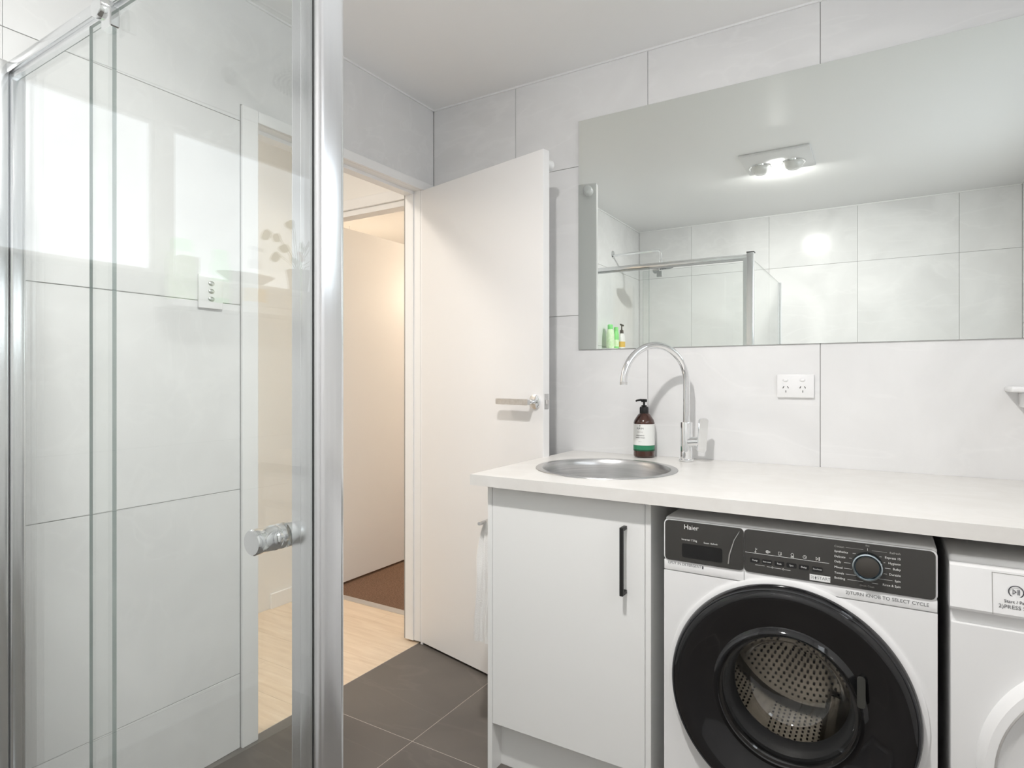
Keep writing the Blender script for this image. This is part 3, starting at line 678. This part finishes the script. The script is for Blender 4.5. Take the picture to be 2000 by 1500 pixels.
# gasket and drum
wobj('gasket', lathe([(.236, YF+.012), (.180, YF+.012), (.140, YF+.012), (.133, YF+.022), (.142, YF+.034), (.131, YF+.050), (.128, YF+.062), (.135, YF+.078), (.175, YF+.088), (.24, YF+.09)], 96, 'Y', (CX, 0, CZ)), 'rubber', True)
dm = wobj('drum', lathe([(.175, YF+.080), (.20, YF+.085), (.235, YF+.095), (.24, YF+.11), (.24, YF+.44), (.225, YF+.46), (.06, YF+.47), (0, YF+.455)], 96, 'Y', (CX, 0, CZ)), 'drum', True)
bm = new_bm()
for a_i in range(108):
    a = 2*PI*a_i/108
    for k in range(15):
        if (a_i % 36) in (0, 1, 2, 35): continue
        y = YF+.13+k*.021+(a_i % 2)*.0105
        m4 = Matrix.Translation((CX+.2392*math.cos(a), y, CZ+.2392*math.sin(a))) @ Matrix.Rotation(-a, 4, 'Y') @ Matrix.Diagonal((.002, .0048, .0048, 1))
        bmesh.ops.create_cube(bm, size=1, matrix=m4)
for ri in range(3, 14):
    nn = ri*6
    for k in range(nn):
        a = 2*PI*k/nn
        if (k*3//nn) == 1 and ri < 6: continue
        bmesh.ops.create_cube(bm, size=1, matrix=Matrix.Translation((CX+ri*.016*math.cos(a), YF+.4615, CZ+ri*.016*math.sin(a))) @ Matrix.Diagonal((.006, .003, .006, 1)))
tag(wobj('perforation', bm, 'hole', False, dm), kind='stuff')
for k in range(3):
    a = PI*.28+k*2*PI/3
    bm = new_bm(); pr = [(-.035, 0), (-.018, -.045), (0, -.055), (.018, -.045), (.035, 0)]
    A = [bm.verts.new((x, YF+.12, z)) for x, z in pr]; B = [bm.verts.new((x, YF+.44, z)) for x, z in pr]
    for i in range(4): bm.faces.new((A[i], B[i], B[i+1], A[i+1]))
    bm.faces.new(A); bm.faces.new(B[::-1])
    bmesh.ops.rotate(bm, cent=(0, 0, 0), matrix=Matrix.Rotation(PI/2-a, 3, 'Y'), verts=bm.verts)
    bmesh.ops.translate(bm, vec=(CX+.238*math.cos(a), 0, CZ+.238*math.sin(a)), verts=bm.verts)
    bmesh.ops.recalc_face_normals(bm, faces=bm.faces)
    wobj('lifter', bm, 'drum', True, dm)

# ================================================================= DRYER
dy = thing('dryer', 'white dryer at the right end under the worktop', 'dryer', (2.206, -.70, 0))
def dobj(n, bm, m, smooth=False, parent=None): return obj(n, rel(bm, dy), M[m], parent or dy, smooth)
DX0, DX1 = 1.912, 2.505
bm = new_bm(); add_box(bm, DX0, DX1, -.695, -.09, .02, .815, .003, 2)
dobj('body', bm, 'appl')
dobj('top_panel', box(DX0-.002, DX1+.002, -.685, -.088, .817, .838, .005, 3), 'appl', True)
# control fascia leaning forward at the bottom
bm = new_bm()
pr = [(-.694, .728), (-.712, .733), (-.714, .738), (-.703, .820), (-.697, .824), (-.60, .826), (-.60, .728)]
A = [bm.verts.new((DX0-.002, y, z)) for y, z in pr]; B = [bm.verts.new((DX1+.002, y, z)) for y, z in pr]
for i in range(len(pr)): j = (i+1) % len(pr); bm.faces.new((A[i], A[j], B[j], B[i]))
bm.faces.new(A[::-1]); bm.faces.new(B); bmesh.ops.recalc_face_normals(bm, faces=bm.faces)
fas = dobj('control_panel', bm, 'appl')
dobj('lower_front', box(DX0, DX1, -.7035, -.695, .03, .704, .002), 'appl')
bm = new_bm()
def fy(z): return -.714+.011*(z-.738)/.082
for x in (1.979,): 
    v = [bm.verts.new(p) for p in ((x, fy(.735)-.0004, .735), (x+.0012, fy(.735)-.0004, .735), (x+.0012, fy(.815)-.0004, .815), (x, fy(.815)-.0004, .815))]; bm.faces.new(v)
v = [bm.verts.new(p) for p in ((1.979, fy(.815)-.0004, .815), (2.48, fy(.815)-.0004, .815), (2.48, fy(.815)-.0004, .8162), (1.979, fy(.815)-.0004, .8162))]; bm.faces.new(v)
dobj('panel_line', bm, 'dimprint', False, fas)
bm = new_bm(); ring2d(bm, 2.0165, .7835, .0125, .0018, 0, 40); playpause(bm, 2.0165, .7835, .0055, -.0002)
bmesh.ops.translate(bm, vec=(0, fy(.783)-.0012, 0), verts=bm.verts); dobj('start_symbol', bm, 'ink', False, fas)
def dtext(s, size, x, z, m):
    return text('lettering', s, size, x-2.206, fy(z)-.0012+.70, z, M[m], fas, 'LEFT', .0001)
dtext('Start / Pause', .0085, 1.9975, .7640, 'ink'); dtext('2)PRESS START', .0105, 1.9885, .7535, 'greyink')
# round porthole door, mostly outside the frame
DCX, DCZ = 2.215, .425
dd = dobj('door', lathe([(.262, -.7035), (.258, -.722), (.25, -.730), (.232, -.733), (.222, -.728), (.212, -.722), (.16, -.724), (.0, -.728)], 96, 'Y', (DCX, 0, DCZ)), 'appl', True)
dobj('door_trim', lathe([(.236, -.733), (.234, -.7365), (.2315, -.733)], 96, 'Y', (DCX, 0, DCZ)), 'strip', True, dd)
for fx in (DX0+.04, DX1-.04): dobj('foot', lathe([(0, 0), (.02, 0), (.02, .02), (0, .02)], 16, 'Z', (fx, -.62, 0)), 'rubber', True)

# ================================================================= MIRROR, SOCKET, SWITCH, SHELF
mr = new_bm(); add_box(mr, .743, W-.02, -.0065, -.0005, 1.3195, 2.2365)
mr.faces.ensure_lookup_table(); mr.normal_update()
for f in mr.faces: f.material_index = 0 if f.normal.y < -.9 else 1
tag(obj('mirror', mr, [M['mirror'], M['mirroredge']]), 'wide frameless wall mirror above the worktop', 'mirror')

sc_ = thing('power_outlet', 'white double power outlet on the wall under the mirror', 'power outlet', (1.54, 0, 1.178))
bm = new_bm(); add_box(bm, -.057, .057, -.011, -.0005, -.039, .039, .003, 2); obj('faceplate', bm, M['plastic'], sc_, True)
for sx_ in (-.030, .022):
    bm = new_bm(); bmesh.ops.create_uvsphere(bm, u_segments=20, v_segments=10, radius=1); bmesh.ops.scale(bm, vec=(.0085, .004, .0055), verts=bm.verts); bmesh.ops.translate(bm, vec=(sx_, -.0115, .020), verts=bm.verts)
    obj('rocker', bm, M['plastic'], sc_, True)
    for dx, dz, an in ((-.0065, -.004, .5), (.0075, -.004, -.5), (.001, -.018, 0)):
        bm = new_bm(); add_box(bm, -.0011, .0011, -.0114, -.0105, -.0038, .0038)
        bmesh.ops.rotate(bm, cent=(0, 0, 0), matrix=Matrix.Rotation(an, 3, 'Y'), verts=bm.verts); bmesh.ops.translate(bm, vec=(sx_+dx, 0, dz), verts=bm.verts)
        obj('pin_slot', bm, M['dark'], sc_)
sw = thing('light_switch', 'white light switch with three rockers on the wall left of the doorway', 'light switch', (0, -1.111, 1.472))
bm = new_bm(); add_box(bm, .0005, .010, -.040, .040, -.052, .052, .003, 2); obj('faceplate', bm, M['plastic'], sw, True)
for k in range(3):
    bm = new_bm(); bmesh.ops.create_uvsphere(bm, u_segments=20, v_segments=10, radius=1); bmesh.ops.scale(bm, vec=(.004, .0105, .0075), verts=bm.verts); bmesh.ops.translate(bm, vec=(.0105, 0, .026-.024*k), verts=bm.verts)
    obj('rocker', bm, M['nickel'], sw, True)

shf = thing('wall_shelf', 'small white shelf cut by the right edge of the frame', 'shelf', (2.12, 0, 1.17))
bm = new_bm(); add_box(bm, 2.09, W-.002, -.125, -.001, 1.1655, 1.1815, .006, 3); obj('board', rel(bm, shf), M['plastic'], shf, True)
bm = new_bm(); add_box(bm, 2.122, W-.05, -.10, -.001, 1.122, 1.165, .006, 3); obj('bracket', rel(bm, shf), M['plastic'], shf, True)

# ceiling heat lamp
hl = thing('heat_lamp', 'square white ceiling heat lamp with two bulbs, seen in the mirror', 'ceiling light', (1.27, -1.53, H))
bm = new_bm(); add_box(bm, 1.092, 1.455, -1.705, -1.355, H-.014, H-.0005, .003, 2); obj('faceplate', rel(bm, hl), M['plastic'], hl, True)
for bx in (1.176, 1.350):
    obj('bulb_rim', rel(lathe([(.066, H-.013), (.064, H-.021), (.056, H-.022), (.052, H-.015)], 40, 'Z', (bx, -1.575, 0)), hl), M['reflector'], hl, True)
    b_ = obj('heat_bulb', rel(lathe([(.055, H-.014), (.054, H-.028), (.046, H-.044), (.030, H-.054), (0, H-.058)], 40, 'Z', (bx, -1.575, 0)), hl), M['bulbglass'], hl, True)
obj('diffuser', rel(lathe([(.050, H-.0142), (.050, H-.021), (.046, H-.026), (0, H-.028)], 40, 'Z', (1.262, -1.652, 0)), hl), M['lamp'], hl, True)

# ================================================================= THINGS ON THE WINDOW SILLS
ZS = WZ0
pl = thing('potted_plant', 'leafy potted plant on the window sill, reflected in the shower glass', 'plant', (W-.045, -.545, ZS))
obj('pot', lathe([(0, 0), (.032, 0), (.034, .004), (.044, .075), (.047, .080), (.047, .090), (.043, .090), (.041, .082), (0, .080)], 36), M['pot'], pl, True)
def leaf_bm(p, d, ln, wd):
    d = Vector(d).normalized(); s = d.cross(Vector((1, 0, 0))); s = s.normalized() if s.length > .01 else Vector((0, 1, 0)); n_ = s.cross(d)
    bm = new_bm(); prof = [(0, .05), (.2, .7), (.45, 1), (.7, .8), (.9, .4), (1, .02)]
    rows = []
    for t, wv in prof:
        c = Vector(p)+d*ln*t-Vector((0, 0, 1))*.25*ln*t*t
        rows.append([bm.verts.new(c-s*wd*wv+n_*.15*wd), bm.verts.new(c), bm.verts.new(c+s*wd*wv+n_*.15*wd)])
    for A, B in zip(rows, rows[1:]):
        for k in range(2): bm.faces.new((A[k], A[k+1], B[k+1], B[k]))
    return bm
random.seed(3)
for k in range(15):
    a = 2.4*k; h = .115+.011*k; rr = .03+.045*random.random()
    tip = (max(-.06, min(.012, rr*math.cos(a)*.8)), rr*math.sin(a)*1.7, h)
    obj('stem', tube([(0, 0, .075), (tip[0]*.3, tip[1]*.4, .075+.6*(h-.075)), tip], .0016, 6), M['leaf'], pl, True)
    obj('leaf', leaf_bm(tip, (math.cos(a)*.2, math.sin(a), .1+.5*math.cos(k)), .05, .021), M['redleaf'] if k in (4, 11) else M['leaf'], pl, True)
tag(obj('dish', lathe([(0, .002), (.05, .002), (.06, .006), (.112, .040), (.116, .042), (.117, .046), (.112, .046), (.060, .014), (0, .010)], 48, 'Z'), M['dish'], None, True, (W-.032, -.775, ZS)), 'shallow grey dish on the sill left of the potted plant', 'dish')
bpy.data.objects['dish'].scale = (.5, 1.02, .9)
tag(obj('sill_box', box(-.02, .02, -.034, .034, 0, .075, .003), M['plastic'], None, True, (W-.02, -1.0, ZS)), 'small pale box at the corner of the window sill', 'box')  # plain box covering the lower corner of the window

# ================================================================= HALL LAMP AND UNSEEN BEDROOM GLOBES
def lamp_mat(col, strength):
    return mat('lamp_shade_opal', col, .5, emis=col, estr=strength, bump=(100, .05, .0004))
t = thing('ceiling_lamp', 'round hallway ceiling lamp out of view of the doorway', 'ceiling light', (-.53, -1.35, H))
obj('shade', lathe([(.10, -.0005), (.10, -.03), (.085, -.045), (0, -.05)], 32), lamp_mat((1, .91, .80), HALL*.35), t, True)
t = thing('unseen_globe_lamp', 'unseen white globe lamp hung to light the bedroom, hidden by the door frame', 'pendant light', (-.30, 1.85, H))  # out of sight; globe form chosen so the ceiling is lit too
obj('cord', tube([(0, 0, 0), (0, 0, -.42)], .003, 8), M['plastic'], t, True)
gl = [(.12*math.sin(PI*i/20), -.54+.12*math.cos(PI*i/20)) for i in range(21)]
obj('globe', lathe(gl, 40), lamp_mat((1, .83, .64), BED), t, True)
t2 = thing('unseen_globe_lamp', 'unseen white globe lamp added to light the bedroom ceiling, hidden behind its open door', 'pendant light', (-1.95, 1.35, H))  # extra lamp added behind the leaf to brighten ceiling and far walls
obj('cord', tube([(0, 0, 0), (0, 0, -.60)], .003, 8), M['plastic'], t2, True)
gl = [(.12*math.sin(PI*i/20), -.72+.12*math.cos(PI*i/20)) for i in range(21)]
obj('globe', lathe(gl, 40), lamp_mat((1, .83, .62), BED*.48), t2, True)
